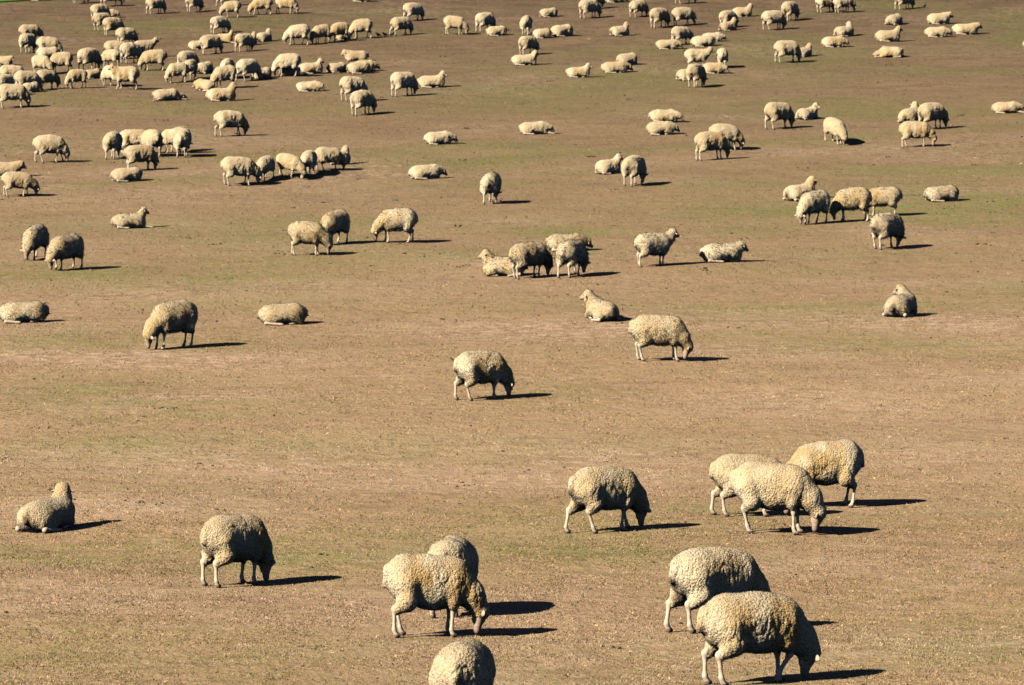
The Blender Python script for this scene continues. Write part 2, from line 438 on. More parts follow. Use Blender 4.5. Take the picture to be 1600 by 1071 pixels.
def ground_nodes(g):
    """colour of the bitten-down dry pasture at a place on the hill"""
    pos = g.n('ShaderNodeNewGeometry').outputs['Position']
    patch = g.n('ShaderNodeAttribute', attribute_name='patch')
    sep = g.n('ShaderNodeSeparateColor', i_0=patch.outputs['Color'])
    big = g.noise(g.scaled(pos, (.16, .30, .3)), 1.0, 4, .6)
    mid = g.noise(g.scaled(pos, (.55, 1.0, 1.0)), 1.0, 4, .62)
    small = g.noise(pos, 3.2, 4, .65)
    col = g.mix(g.ramp(big, .36, .64), (.298, .202, .114), (.260, .169, .098))
    col = g.mix(g.math('MULTIPLY', g.ramp(mid, .48, .64), .85), col, (.385, .250, .185))
    olive = g.math('MULTIPLY', g.ramp(g.math('ADD', g.math('MULTIPLY', small, .5), g.math('MULTIPLY', mid, .5)), .45, .59), .75)
    col = g.mix(olive, col, (.222, .165, .068))
    blend = g.math('ADD', g.math('MULTIPLY', mid, .6), g.math('MULTIPLY', small, .4))
    col = g.mix(g.math('MULTIPLY', sep.outputs[2], .95), col, g.mix(g.ramp(blend, .36, .64), (.064, .045, .025), (.128, .083, .051)))
    green = g.math('MULTIPLY', g.math('MULTIPLY', sep.outputs[0], 1.0), g.math('MULTIPLY', g.ramp(blend, .32, .56), g.ramp(g.noise(pos, 7.0, 4, .7), .34, .58)))
    col = g.mix(green, col, g.mix(sep.outputs[2], (.132, .150, .038), (.088, .104, .027)))
    pale = g.math('MULTIPLY', sep.outputs[1], g.ramp(small, .42, .66))
    col = g.mix(pale, col, g.mix(sep.outputs[2], (.43, .30, .22), (.22, .15, .105)))
    streak = g.noise(g.scaled(pos, (.95, 2.4, 1.0)), 1.0, 5, .68)
    col = g.mix(g.math('MULTIPLY', g.ramp(streak, .49, .35), .36), col, g.mix(sep.outputs[2], (.135, .098, .048), (.050, .040, .022)))
    col = g.mix(g.math('MULTIPLY', g.ramp(streak, .56, .72), .30), col, g.mix(sep.outputs[2], (.40, .275, .195), (.17, .115, .078)))
    return pos, col, small, sep.outputs[2]

def ground_material():
    g = NT('dry_pasture')
    pos, col, small, far = ground_nodes(g)
    fine = g.noise(pos, 21.0, 4, .7); grit = g.noise(pos, 70.0, 2, .6)
    col = g.mix(g.math('MULTIPLY', g.ramp(fine, .52, .74), .5), col, g.mix(far, (.43, .305, .215), (.14, .098, .064)))
    col = g.mix(g.math('MULTIPLY', g.ramp(fine, .46, .28), .65), col, g.mix(far, (.110, .074, .044), (.05, .036, .022)))
    spots = g.n('ShaderNodeTexVoronoi', i_Vector=pos, i_Scale=2.6, i_Randomness=1.0)
    sp = g.math('MULTIPLY', g.ramp(spots.outputs['Distance'], .085, .05), g.ramp(g.noise(pos, .8, 2), .45, .6))
    col = g.mix(g.math('MULTIPLY', sp, .85), col, (.05, .04, .028))
    g.t.links.new(col, g.b.inputs['Base Color'])
    hgt = g.math('ADD', g.math('MULTIPLY', fine, .7), g.math('MULTIPLY', grit, .3))
    bump = g.n('ShaderNodeBump', i_Strength=1.0, i_Distance=.05, i_Height=g.math('ADD', hgt, g.math('MULTIPLY', small, 2.0)))
    g.t.links.new(bump.outputs[0], g.b.inputs['Normal'])
    return g.m

def tuft_material():
    g = NT('short_dry_grass')
    pos, col, small, far = ground_nodes(g)
    tint = g.n('ShaderNodeAttribute', attribute_name='tint')
    col = g.mix(1.0, col, tint.outputs['Color'], 'MULTIPLY')
    g.t.links.new(col, g.b.inputs['Base Color'])
    return g.m

def wool_material():
    g = NT('wool')
    tc = g.n('ShaderNodeTexCoord').outputs['Object']
    rnd = g.n('ShaderNodeObjectInfo').outputs['Random']
    at = g.n('ShaderNodeAttribute', attribute_name='wool')
    sep = g.n('ShaderNodeSeparateColor', i_0=at.outputs['Color'])
    off = g.n('ShaderNodeVectorMath', operation='ADD', i_0=tc, i_1=g.n('ShaderNodeCombineXYZ', i_0=g.math('MULTIPLY', rnd, 37.0), i_1=g.math('MULTIPLY', rnd, 11.0)).outputs[0]).outputs[0]
    blot = g.noise(off, 9.0, 4, .6); lock = g.noise(g.scaled(off, (1, 1, .5)), 46.0, 3, .65)
    r2 = g.math('FRACT', g.math('MULTIPLY', rnd, 7.31))
    cream = g.mix(r2, (.58, .48, .325), (.41, .315, .185))
    amount = g.math('MULTIPLY', sep.outputs[1], g.math('ADD', g.math('MULTIPLY', rnd, .8), .40), True)
    col = g.mix(amount, cream, (.38, .24, .085))
    col = g.mix(g.math('MULTIPLY', g.ramp(blot, .48, .72), .45), col, (.48, .40, .28))
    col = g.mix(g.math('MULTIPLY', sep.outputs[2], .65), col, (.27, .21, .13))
    col = g.mix(g.math('MULTIPLY', g.ramp(lock, .56, .40), .35), col, (.24, .175, .09))
    col = g.mix(g.math('MULTIPLY', sep.outputs[0], .9), col, (.085, .052, .028))
    g.t.links.new(col, g.b.inputs['Base Color'])
    g.b.inputs['Roughness'].default_value = 1.0; g.b.inputs['Specular IOR Level'].default_value = 0.05
    g.b.inputs['Subsurface Weight'].default_value = 0.35; g.b.inputs['Subsurface Radius'].default_value = (1.0, .75, .5); g.b.inputs['Subsurface Scale'].default_value = 0.018
    g.b.inputs['Sheen Weight'].default_value = 0.12; g.b.inputs['Sheen Roughness'].default_value = 0.6
    vor = g.n('ShaderNodeTexVoronoi', i_Vector=off, i_Scale=46.0)
    h = g.math('ADD', g.math('MULTIPLY', vor.outputs['Distance'], -.7), lock)
    bump = g.n('ShaderNodeBump', i_Strength=1.0, i_Distance=.018, i_Height=h)
    g.t.links.new(bump.outputs[0], g.b.inputs['Normal'])
    return g.m

def skin_material():
    g = NT('short_hair_skin')
    at = g.n('ShaderNodeAttribute', attribute_name='skin')
    tc = g.n('ShaderNodeTexCoord').outputs['Object']
    n = g.noise(tc, 38.0, 3, .6)
    col = g.mix(g.math('MULTIPLY', g.ramp(n, .48, .7), .55), at.outputs['Color'], (.27, .20, .135))
    g.t.links.new(col, g.b.inputs['Base Color']); g.b.inputs['Roughness'].default_value = .8
    return g.m

def plain(name, color, rough=.8, var=.35, scale=30.):
    g = NT(name); tc = g.n('ShaderNodeTexCoord').outputs['Object']
    dark = tuple(c * (1 - var) for c in color)
    g.t.links.new(g.mix(g.noise(tc, scale, 3), dark, color), g.b.inputs['Base Color'])
    g.b.inputs['Roughness'].default_value = rough
    return g.m

M_GROUND, M_TUFT, M_WOOL, M_SKIN = ground_material(), tuft_material(), wool_material(), skin_material()
M_DUNG = plain('dung', (.060, .045, .030), .9); M_STONE = plain('pale_stone', (.50, .44, .36), .9)
M_TAG = plain('yellow_plastic', (.75, .58, .05), .4, .1); M_BIRD = plain('dark_feathers', (.030, .027, .026), .6)
M_GREEN = plain('green_pasture', (.060, .165, .022), .9, .45, 2.5)

# ---------------------------------------------------------------- the hillside
def graded(lo, hi, step, far, grow=1.22):
    a = list(np.arange(lo, hi + step * .5, step)); s = step
    while a[-1] < far: s *= grow; a.append(a[-1] + s)
    return a
xs = graded(0, 36, .40, 2500); xs = np.array([-v for v in xs[:0:-1]] + xs)
ys_up = graded(27, 196, .36, 4000); s = .36; low = []; y = 27.
while y > -900: s *= 1.22; y -= s; low.append(y)
ys = np.array(low[::-1] + ys_up)
GX, GY = np.meshgrid(xs, ys)
gx_, gy_ = GX.ravel(), GY.ravel()
P = np.stack([gx_, gy_, terrain(gx_, gy_)], 1)
nx = len(xs); ny = len(ys)
I = (np.arange(ny - 1)[:, None] * nx + np.arange(nx - 1)[None]).ravel()
Q = np.stack([I, I + 1, I + nx + 1, I + nx], 1)
# greener and barer patches: (x, y, half length, half depth, amount)
GREEN = [
    (12.64, 111.59, 3.64, 5.72, 1.30),
    (6.92, 109.25, 3.27, 2.72, 1.00),
    (-3.52, 105.61, 5.28, 1.41, 0.60),
    (8.04, 96.50, 4.07, 1.70, 0.50),
    (-8.99, 89.89, 3.72, 2.59, 0.50),
    (1.20, 103.14, 1.89, 1.41, 0.90),
    (6.52, 103.02, 1.70, 1.97, 0.70),
    (-1.17, 116.90, 2.33, 1.82, 0.60),
    (-7.34, 67.71, 1.36, 3.18, 0.70),
    (-5.38, 64.47, 1.72, 2.23, 0.50),
    (-8.67, 77.60, 1.56, 2.04, 0.60),
    (-5.36, 91.81, 3.06, 3.02, 0.35),
    (1.36, 101.93, 1.19, 0.91, 0.50),
    (2.55, 76.35, 1.90, 1.73, 0.30),
    (1.82, 84.07, 2.81, 1.46, 0.30),
    (-2.99, 44.65, 1.20, 2.03, 0.35),
    (0.56, 67.71, 1.59, 1.45, 0.30),
    (14.43, 173.60, 8.71, 3.08, 0.25),
    (2.57, 154.53, 3.88, 3.72, 0.40),
    (12.23, 159.78, 3.75, 4.79, 0.40),
    (-8.69, 174.17, 5.80, 2.56, 0.30),
    (1.55, 46.39, 1.94, 1.11, 0.35),
    (16.09, 142.14, 3.45, 2.02, 0.40),
    (-4.44, 53.14, 1.77, 1.39, 0.20),
]
PALE = [
    (-7.36, 73.57, 2.45, 1.67, 0.80),
    (-5.25, 66.90, 1.80, 1.04, 0.90),
    (-6.88, 64.44, 1.07, 0.94, 0.60),
    (0.79, 79.20, 2.36, 1.31, 0.90),
    (4.41, 75.51, 1.99, 1.30, 0.80),
    (6.35, 58.49, 1.96, 3.50, 0.60),
    (-0.99, 59.04, 3.94, 3.33, 0.45),
    (-10.03, 120.50, 5.01, 1.82, 0.80),
    (1.91, 57.33, 1.90, 2.01, 0.50),
    (-6.01, 51.41, 1.28, 0.82, 0.40),
    (-5.16, 81.39, 0.82, 0.62, 0.50),
    (-12.06, 97.84, 1.65, 1.41, 0.40),
    (9.14, 80.61, 1.66, 1.85, 0.60),
    (7.02, 70.14, 1.89, 1.07, 0.50),
    (-7.96, 86.77, 2.19, 1.32, 0.50),
    (3.41, 45.34, 1.51, 1.28, 0.40),
    (-10.77, 115.52, 3.86, 0.75, 0.60),
]
def patch_at(x, y):
    p3 = np.stack([x, y, x * 0], 1).astype(np.float32)
    gr = np.clip(vnoise(p3, (6, 4.2, 1), 41) * 1.7 - .80, 0, 1) * .95
    pa = np.clip(vnoise(p3, (5, 3.2, 1), 57) * 1.7 - .85, 0, 1) * .9
    for T, A in ((GREEN, gr), (PALE, pa)):
        for cx, cy, rx, ry, a in T:
            A += a * np.exp(-((x - cx) / rx) ** 2 - ((y - cy) / ry) ** 2)
    s = (y - np.polyval(TRACK, x / 10))
    gr += .7 * np.exp(-((s - 1.3) / 1.2) ** 2); pa += .45 * np.exp(-((s + 2.2) / 1.8) ** 2); gr *= 1 - .7 * np.exp(-((s + 2.2) / 1.8) ** 2)
    return np.stack([np.clip(gr, 0, 1), np.clip(pa, 0, 1), np.clip((y - 68) / 122, 0, 1) ** .9, x * 0 + 1], 1)
ground = link('ground', build_mesh('ground', P, Q, [('patch', patch_at(gx_, gy_))]), M_GROUND)
ground['kind'] = 'structure'

# green paddock over the far fence line, in the top left corner
(ax, ay), (bx_, by_) = (-25.19, 189.39), (-23.76, 191.05)
d = np.array([bx_ - ax, by_ - ay]); d /= np.linalg.norm(d); nrm = np.array([-d[1], d[0]])
u_, v_ = np.meshgrid(np.linspace(-70, 45, 70), np.linspace(0, 70, 50))
px = ax + d[0] * u_ + nrm[0] * v_ + .35 * np.sin(u_ * .8) * (v_ < .1); py = ay + d[1] * u_ + nrm[1] * v_
px, py = px.ravel(), py.ravel()
I = (np.arange(49)[:, None] * 70 + np.arange(69)[None]).ravel()
pad = link('green_paddock', build_mesh('green_paddock', np.stack([px, py, terrain(px, py) + .06], 1), np.stack([I, I + 1, I + 71, I + 70], 1)), M_GREEN)
pad['kind'] = 'structure'

# ---------------------------------------------------------------- short grass tufts, dung and stones on the ground
rng = np.random.default_rng(11)
def scatter(n, y0, y1):
    y = np.sqrt(rng.uniform(y0 * y0, y1 * y1, n)); x = rng.uniform(-1, 1, n) * (y * .134 + 1.6)
    return x, y
tx, ty, th = [], [], []
for n, y0, y1, h0, h1 in ((270000, 32, 50, .006, .020), (150000, 50, 82, .008, .026), (60000, 82, 131, .016, .036), (40000, 131, 196, .020, .045)):
    x, y = scatter(n, y0, y1); tx.append(x); ty.append(y); th.append(rng.uniform(h0, h1, n) * rng.uniform(.6, 1.25, n))
tx, ty, th = map(np.concatenate, (tx, ty, th))
keep = vnoise(np.stack([tx, ty, tx * 0], 1).astype(np.float32), (.45, .6, 1), 5) + rng.uniform(-.3, .3, len(tx)) > .42
tx, ty, th = tx[keep], ty[keep], th[keep]; n = len(tx)
pt = patch_at(tx, ty); tz = terrain(tx, ty)
br = np.clip(rng.lognormal(.02, .24, n), .45, 1.7); warm = rng.uniform(-.07, .07, n)
kind = rng.random(n); br = np.where(kind < .16, br * .42, np.where(kind > .88, br * 1.22, br))
tint = np.stack([br * (1.02 + warm), br, br * (1.0 - warm), br * 0 + 1], 1)
verts, pat, tin = [], [], []
for b in range(3):
    a = rng.uniform(0, 6.283, n); w = th * rng.uniform(.45, .85, n); l = th * rng.uniform(.3, 1.1, n)
    la = rng.uniform(0, 6.283, n); ox = rng.normal(0, .35, n) * th * 1.2; oy = rng.normal(0, .35, n) * th * 1.2
    c, s_ = np.cos(a) * w * .5, np.sin(a) * w * .5
    verts.append(np.stack([np.stack([tx + ox - c, ty + oy - s_, tz - .004], 1), np.stack([tx + ox + c, ty + oy + s_, tz - .004], 1),
                           np.stack([tx + ox + np.cos(la) * l, ty + oy + np.sin(la) * l, tz + th * rng.uniform(.55, 1.1, n)], 1)], 1))
    pat.append(np.repeat(pt[:, None], 3, 1)); tin.append(np.repeat(tint[:, None], 3, 1))
verts = np.concatenate(verts).reshape(-1, 3); pat = np.concatenate(pat).reshape(-1, 4); tin = np.concatenate(tin).reshape(-1, 4)
grass = link('dry_grass', build_mesh('dry_grass', verts, np.arange(len(verts)).reshape(-1, 3), [('patch', pat), ('tint', tin)], False), M_TUFT)
grass['kind'] = 'stuff'; grass['label'] = 'short bitten-down dry grass tufts over the whole hillside'; grass['category'] = 'grass'

def lumps(name, n, size, mat, label, cat, y0, y1, seed):
    global rng
    rng = np.random.default_rng(seed)
    F = Field((-1.6, -1.6, -1.1), (1.6, 1.6, 1.1), .5); F.ell((0, 0, 0), (1, .85, .6), .1); F.ell((.5, .3, -.1), (.6, .5, .45), .2)
    LP, LQ = surface_net(F); LP = relax(LP, LQ, .4, 1)
    y = rng.uniform(y0, y1, n); x = rng.uniform(-1, 1, n) * (y * .134 + 1.5)
    m = rng.random(n) < .55                             # droppings lie in small groups
    for i in np.flatnonzero(m):
        if i: x[i] = x[i - 1] + rng.normal(0, .12); y[i] = y[i - 1] + rng.normal(0, .12)
    sz = rng.uniform(size[0], size[1], n) * np.clip(y / 75, .8, 1.35); a = rng.uniform(0, 6.28, n)
    V_, T_ = [], []
    for i in range(n):
        q = LP * rng.uniform(.8, 1.25, 3) * sz[i] * (1 + .12 * rng.normal(size=(len(LP), 1)))
        c, s_ = math.cos(a[i]), math.sin(a[i])
        V_.append(np.stack([x[i] + q[:, 0] * c - q[:, 1] * s_, y[i] + q[:, 0] * s_ + q[:, 1] * c, float(terrain(x[i], y[i])) + q[:, 2] + sz[i] * .25], 1)); T_.append(LQ + i * len(LP))
    o = link(name, build_mesh(name, np.concatenate(V_), np.concatenate(T_)), mat)
    o['kind'] = 'stuff'; o['label'] = label; o['category'] = cat
lumps('sheep_dung', 900, (.012, .034), M_DUNG, 'dark dung clods scattered over the dry ground', 'dung', 33, 192, 3)
lumps('pale_pebbles', 70, (.008, .020), M_STONE, 'pale pebbles scattered over the dry ground', 'pebbles', 33, 186, 9)

# ---------------------------------------------------------------- the flock: x, y, heading, size, body length, pose, head turn, extra, label
FLOCK = [
    (2.23, 35.21, 22, 1.036, 1.00, 'G', 0, 'bent', 'nearest sheep, grazing at the lower right with one foreleg bent back'),
    (2.09, 39.22, 32, 1.048, 1.00, 'G', -10, '', 'sheep grazing just behind the nearest bent-legged sheep, yellow cheek showing over its back'),
    (-0.40, 31.95, 82, 1.000, 1.00, 'G', 0, '', 'sheep seen from behind and cut off by the bottom edge of the photo'),
    (-0.82, 38.66, 10, 1.017, 0.88, 'G', 0, '', 'yellow-sided sheep grazing rightwards above the one cut off by the bottom edge'),
    (-0.63, 40.63, 78, 1.000, 1.00, 'G', 0, '', 'pale round-backed sheep hidden behind the yellow-sided grazing sheep at bottom centre'),
    (-3.12, 43.16, 42, 0.973, 0.88, 'G', 0, '', 'lone grazing sheep at lower left, head tucked down before its forelegs'),
    (-5.95, 49.05, 60, 0.908, 1.00, 'LU', 25, '', 'sheep lying at the lower left edge with its head raised, seen from behind'),
    (1.18, 48.17, 27, 1.022, 0.94, 'G', 0, '', 'dark-headed sheep grazing alone left of the lower right trio, head in shadow'),
    (3.27, 47.88, 350, 1.090, 0.94, 'G', 0, '', 'front sheep of the lower right trio, sunlit side and pink muzzle on the ground'),
    (3.12, 50.12, 8, 1.000, 1.00, 'G', 0, '', 'sheep half hidden behind the front one of the lower right trio'),
    (4.20, 51.30, 186, 1.079, 0.88, 'G', 0, '', 'left-facing sheep at the back of the lower right trio'),
    (-0.53, 66.42, 26, 1.037, 0.94, 'G', 0, 'tag', 'grazing sheep with a yellow ear tag, alone in the middle of the field'),
    (2.79, 72.60, 0, 1.060, 1.00, 'G', 0, '', 'sunlit sheep grazing rightwards in the middle, white ear against a dark face'),
    (8.27, 81.54, 62, 1.028, 1.00, 'LU', 75, '', 'sheep lying alone at the right, seen from behind with its head turned left'),
    (1.89, 81.26, 116, 0.971, 1.00, 'LU', 42, '', 'sheep lying head up and facing left, above the sunlit mid-field grazer'),
    (-6.66, 75.43, 218, 1.150, 0.88, 'G', 0, '', 'sheep grazing towards the left between two lying sheep at the left'),
    (-4.82, 80.61, 6, 0.933, 1.05, 'LF', 0, '', 'round woolly sheep lying right of the left-facing grazer, no head to be seen'),
    (-10.28, 80.69, 10, 0.956, 1.05, 'LF', 0, '', 'round woolly sheep lying against the left edge, no head to be seen'),
    (3.44, 93.40, 28, 0.984, 1.00, 'U', 0, '', 'standing sheep with its head up, looking right, in the middle of the field'),
    (5.15, 94.42, 14, 1.036, 1.00, 'LM', 0, '', 'sheep lying right of the head-up standing sheep, with a shadow on its haunch'),
    (0.40, 90.70, 36, 1.036, 1.00, 'G', 0, '', 'grazing sheep standing right in front of the tan lying sheep of the middle cluster'),
    (1.42, 90.88, 64, 1.063, 1.00, 'G', 0, '', 'rightmost standing sheep of the middle cluster, seen from behind with dark right side'),
    (-0.18, 91.34, 178, 1.022, 1.00, 'LU', 0, '', 'tan sheep lying head up facing left, leftmost of the middle cluster'),
    (1.36, 97.73, 10, 1.000, 1.00, 'LL', 0, '', 'yellow-backed sheep lying behind the standing sheep of the middle cluster'),
    (-3.00, 100.11, 190, 1.087, 0.94, 'G', 0, '', 'left-facing grazing sheep with a black shaded face, right of a grazing pair'),
    (-5.13, 96.47, 352, 1.059, 0.88, 'G', 0, '', 'sunlit right-facing sheep of the grazing pair at left centre'),
    (-4.59, 99.38, 236, 1.038, 0.94, 'G', 0, '', 'left-facing sheep with shaded rump, behind the sunlit one of the grazing pair'),
    (-10.77, 92.80, 233, 1.023, 1.00, 'G', 0, '', 'nearer of two grazing sheep at the left, white ears spread'),
    (-11.86, 95.52, 256, 1.012, 1.00, 'G', 0, '', 'farther of two grazing sheep at the left, beside the left edge'),
    (-10.39, 104.29, 14, 0.909, 1.00, 'LU', 15, 's', 'sheep lying alone at left with head up and a foreleg stretched out'),
    (-0.60, 110.84, 80, 1.092, 1.00, 'G', 0, '', 'lone grazing sheep seen straight from behind, centre of the photo above the middle cluster'),
    (9.60, 98.26, 48, 1.124, 1.00, 'G', 0, '', 'grazing sheep in front of the left-facing three at the right'),
    (8.25, 104.91, 220, 1.101, 0.88, 'G', 0, '', 'yellow leftmost of three left-facing sheep grazing in a row at the right'),
    (9.35, 105.60, 182, 1.139, 0.88, 'G', 0, '', 'middle one of three left-facing sheep grazing in a row at the right'),
    (10.37, 107.47, 180, 1.000, 1.00, 'G', 0, '', 'rightmost of three left-facing sheep grazing in a row at the right'),
    (8.42, 112.35, 38, 1.087, 1.00, 'LU', 0, '', 'sheep lying head up behind the leftmost of the left-facing three'),
    (12.49, 111.70, 16, 0.992, 1.05, 'LF', 0, '', 'round lying sheep on the green patch near the right edge'),
    (-14.54, 113.20, 14, 0.884, 1.05, 'G', 0, '', 'sheep grazing at the left edge in front of a lying one'),
    (-15.84, 120.01, 6, 1.000, 1.00, 'LM', 0, '', 'sheep lying at the left edge behind the grazing one, head to the right'),
    (-14.93, 124.32, 14, 1.097, 0.94, 'G', 0, '', 'sheep grazing alone at upper left, left of the cluster of six'),
    (-13.06, 125.89, 82, 1.092, 1.00, 'G', 0, '', 'leftmost of the upper left cluster, seen from behind'),
    (-12.53, 127.69, 5, 1.000, 1.00, 'G', 0, '', 'broad yellow-backed sheep in the middle of the upper left cluster'),
    (-11.74, 121.44, 26, 0.982, 1.05, 'G', 0, '', 'front sheep of the upper left cluster, grazing behind a round lying sheep'),
    (-11.76, 117.32, 24, 0.923, 1.05, 'LF', 0, '', 'round lying sheep at the front foot of the upper left cluster'),
    (-11.88, 126.68, 116, 1.089, 1.00, 'G', 0, '', 'rear-lit sheep with a dark tail patch, third from right in the upper left cluster'),
    (-11.23, 127.95, 175, 1.000, 1.00, 'G', 0, '', 'left-facing sheep mostly hidden at the right end of the upper left cluster'),
    (-10.84, 126.54, 88, 1.052, 1.00, 'G', 0, '', 'sheep seen from behind at the right end of the upper left cluster'),
    (-11.09, 128.81, 66, 1.000, 1.00, 'G', 0, '', 'sheep whose back shows above the rear-view one ending the upper left cluster'),
    (-9.79, 133.58, 26, 1.106, 1.00, 'G', 0, '', 'lone grazing sheep right of and above the upper left cluster'),
    (-8.36, 117.65, 20, 1.072, 1.00, 'G', 0, '', 'leftmost, nearest sheep of the grazing row left of the centre'),
    (-7.63, 118.75, 249, 0.870, 1.00, 'G', 0, '', 'second from left in the grazing row left of the centre, shaded rump'),
    (-6.89, 119.26, 332, 0.897, 1.00, 'G', 0, '', 'third from left in the grazing row left of the centre, turned to the viewer'),
    (-6.32, 119.91, 80, 0.922, 1.00, 'G', 0, '', 'fourth from left in the grazing row left of the centre, seen from behind'),
    (-5.75, 120.83, 24, 0.870, 1.05, 'G', 0, '', 'last standing sheep at the right of the grazing row left of the centre'),
    (-5.48, 123.47, 74, 0.942, 1.00, 'LU', 0, '', 'sheep lying head up behind the right end of the grazing row'),
    (-2.50, 130.27, 18, 0.918, 1.05, 'LL', 0, '', 'sheep lying with lowered head, upper centre left of the one with outstretched leg'),
    (0.76, 134.32, 8, 0.981, 1.05, 'LL', 0, 's', 'sheep lying with a foreleg stretched right, upper centre'),
    (-2.69, 119.11, 18, 0.961, 1.05, 'LL', 0, '', 'sheep lying with head low, left of and above the lone rear-view grazer'),
    (5.48, 138.65, 6, 0.987, 1.05, 'LL', -10, '', 'upper one of two sheep lying close together, right of centre'),
    (5.19, 134.52, 8, 0.977, 1.00, 'LL', 0, '', 'lower one of two sheep lying close together, right of centre'),
    (6.47, 125.22, 26, 1.146, 0.94, 'G', 0, '', 'nearer of two overlapping grazers below the pair lying close together'),
    (7.17, 129.11, 14, 1.064, 1.00, 'G', 0, '', 'farther of two overlapping grazers, its head in shadow, right of centre'),
    (3.02, 120.67, 30, 0.970, 0.88, 'LU', 0, '', 'sheep lying head up behind a dark grazing sheep, centre right'),
    (3.70, 116.36, 64, 1.102, 1.00, 'G', 0, '', 'grazing sheep with dark right side before a lying sheep, centre right'),
    (9.46, 136.45, 36, 1.150, 1.00, 'G', 0, '', 'grazing sheep left of the lying one that looks at the viewer'),
    (10.78, 140.56, 44, 0.984, 1.00, 'LU', -70, 's', 'sheep lying with its head turned to the viewer, upper right'),
    (11.06, 131.61, 298, 1.030, 1.00, 'G', 0, '', 'yellow sheep grazing towards the viewer, upper right'),
    (14.41, 139.16, 62, 1.150, 1.00, 'LU', 0, '', 'sheep lying with its head up behind the upper right grazing pair'),
    (13.65, 129.97, 2, 1.066, 1.00, 'G', 0, '', 'nearer, sunlit sheep of the upper right grazing pair'),
    (14.77, 135.31, 36, 1.127, 1.00, 'G', 0, '', 'farther, shaded sheep of the upper right grazing pair'),
    (18.27, 142.28, 0, 0.948, 1.05, 'LL', -10, 's', 'sheep lying at the right edge with its legs tucked in front'),
    (22.88, 168.68, 8, 1.044, 0.94, 'LL', 0, '', 'sheep almost wholly cut off by the right edge near the top'),
    (19.93, 179.78, 14, 1.150, 0.94, 'LM', 0, '', 'upper of three lying sheep near the top right corner'),
    (19.24, 174.48, 4, 0.991, 1.05, 'LL', -10, '', 'lower left of three lying sheep near the top right corner'),
    (20.69, 175.65, 4, 1.114, 1.05, 'LM', 0, '', 'lower right of three lying sheep near the top right corner'),
    (19.01, 186.82, 32, 1.000, 1.00, 'G', 0, '', 'grazing sheep cut by the top edge with a small bird in its shadow'),
    (17.82, 179.39, 53, 1.060, 1.00, 'LF', 0, '', 'round lying sheep below the grazer with the bird in its shadow'),
    (16.85, 172.48, 10, 1.124, 1.00, 'LU', 0, '', 'lying sheep with raised head in the right column of lying sheep'),
    (16.33, 165.74, 182, 1.132, 0.88, 'LX', 0, '', 'flat sheep asleep facing left, lowest in the right column of lying sheep'),
    (15.07, 174.57, 38, 1.065, 1.00, 'LU', 40, '', 'lying sheep with raised head turned away, below two grazers at the top right'),
    (14.16, 169.55, 10, 1.016, 1.00, 'LL', 0, '', 'lying sheep with shaded lowered head below the one with head turned away'),
    (15.10, 185.77, 30, 1.000, 1.00, 'G', 0, '', 'left one of two overlapping grazers cut by the top edge at the right'),
    (15.97, 185.62, 22, 1.000, 1.00, 'G', 0, '', 'right one of two overlapping grazers cut by the top edge at the right'),
    (12.05, 177.44, 28, 1.107, 1.05, 'G', 0, '', 'left one of a close grazing pair near the top, right of the lying group'),
    (13.12, 181.58, 56, 1.114, 1.00, 'G', 0, '', 'right one of a close grazing pair near the top, touching the top edge'),
    (11.69, 163.47, 24, 1.150, 1.00, 'G', 0, '', 'grazing sheep with a lying sheep at its shoulder, upper right'),
    (12.58, 165.77, 50, 0.891, 1.00, 'LU', 0, '', 'sheep lying behind the shoulder of an upper right grazer'),
    (10.98, 183.58, 8, 1.000, 0.94, 'LU', 0, '', 'lying sheep looking right behind a grazer, near the top right of centre'),
    (10.02, 178.75, 45, 1.000, 1.00, 'G', 0, '', 'grazing sheep with a lying sheep right in front of it, near the top'),
    (9.95, 177.56, 36, 0.930, 1.00, 'LU', 0, '', 'lying sheep with head up right in front of a grazer near the top'),
    (7.72, 160.45, 10, 1.000, 1.00, 'U', -15, '', 'white-faced sheep standing head up in the upper right cluster'),
    (8.79, 160.90, 88, 1.000, 1.00, 'G', 0, '', 'sheep seen from behind at the right of the white-faced standing sheep'),
    (8.30, 158.43, 4, 0.976, 0.94, 'LL', -20, '', 'sheep lying with low head at the right of the upper right cluster'),
    (7.13, 156.22, 31, 1.060, 0.94, 'LF', 0, '', 'lying sheep half hidden behind the front grazer of the upper right cluster'),
    (7.33, 153.20, 64, 1.150, 1.00, 'G', 0, '', 'front sheep of the upper right cluster, grazing, seen from behind'),
    (6.81, 169.01, 10, 0.963, 1.05, 'LL', -10, '', 'lying sheep with its head on the ground left of the lying pair near the top'),
    (7.51, 170.73, 38, 1.000, 1.00, 'G', 0, '', 'grazing sheep whose legs are hidden by the lying sheep in front'),
    (8.44, 170.06, 16, 1.033, 1.05, 'LF', 0, '', 'front one of two overlapping lying sheep near the top'),
    (8.94, 171.84, 10, 0.879, 1.05, 'LL', 0, '', 'rear one of two overlapping lying sheep near the top, brown head on the ground'),
    (8.48, 189.01, 20, 1.000, 1.00, 'G', 0, '', 'sheep at the top edge right of centre, only legs and head showing'),
    (6.85, 178.80, 48, 1.132, 1.00, 'G', 0, '', 'left of two matching grazers side by side near the top'),
    (7.97, 179.49, 26, 1.074, 1.00, 'G', 0, '', 'right of two matching grazers side by side near the top'),
    (5.99, 182.79, 40, 1.000, 1.00, 'G', 0, '', 'grazing sheep cut by the top edge, up and left of two matching grazers'),
    (4.89, 174.90, 31, 0.960, 1.00, 'LU', 20, '', 'lone lying sheep with raised head, below two grazers at the top centre'),
    (5.04, 190.28, 14, 1.000, 1.00, 'LL', 0, '', 'lying sheep cut by the top edge, only its lower side showing'),
    (3.65, 182.28, 40, 1.082, 1.05, 'G', 0, '', 'front one of two overlapping grazers at the top edge, right of centre'),
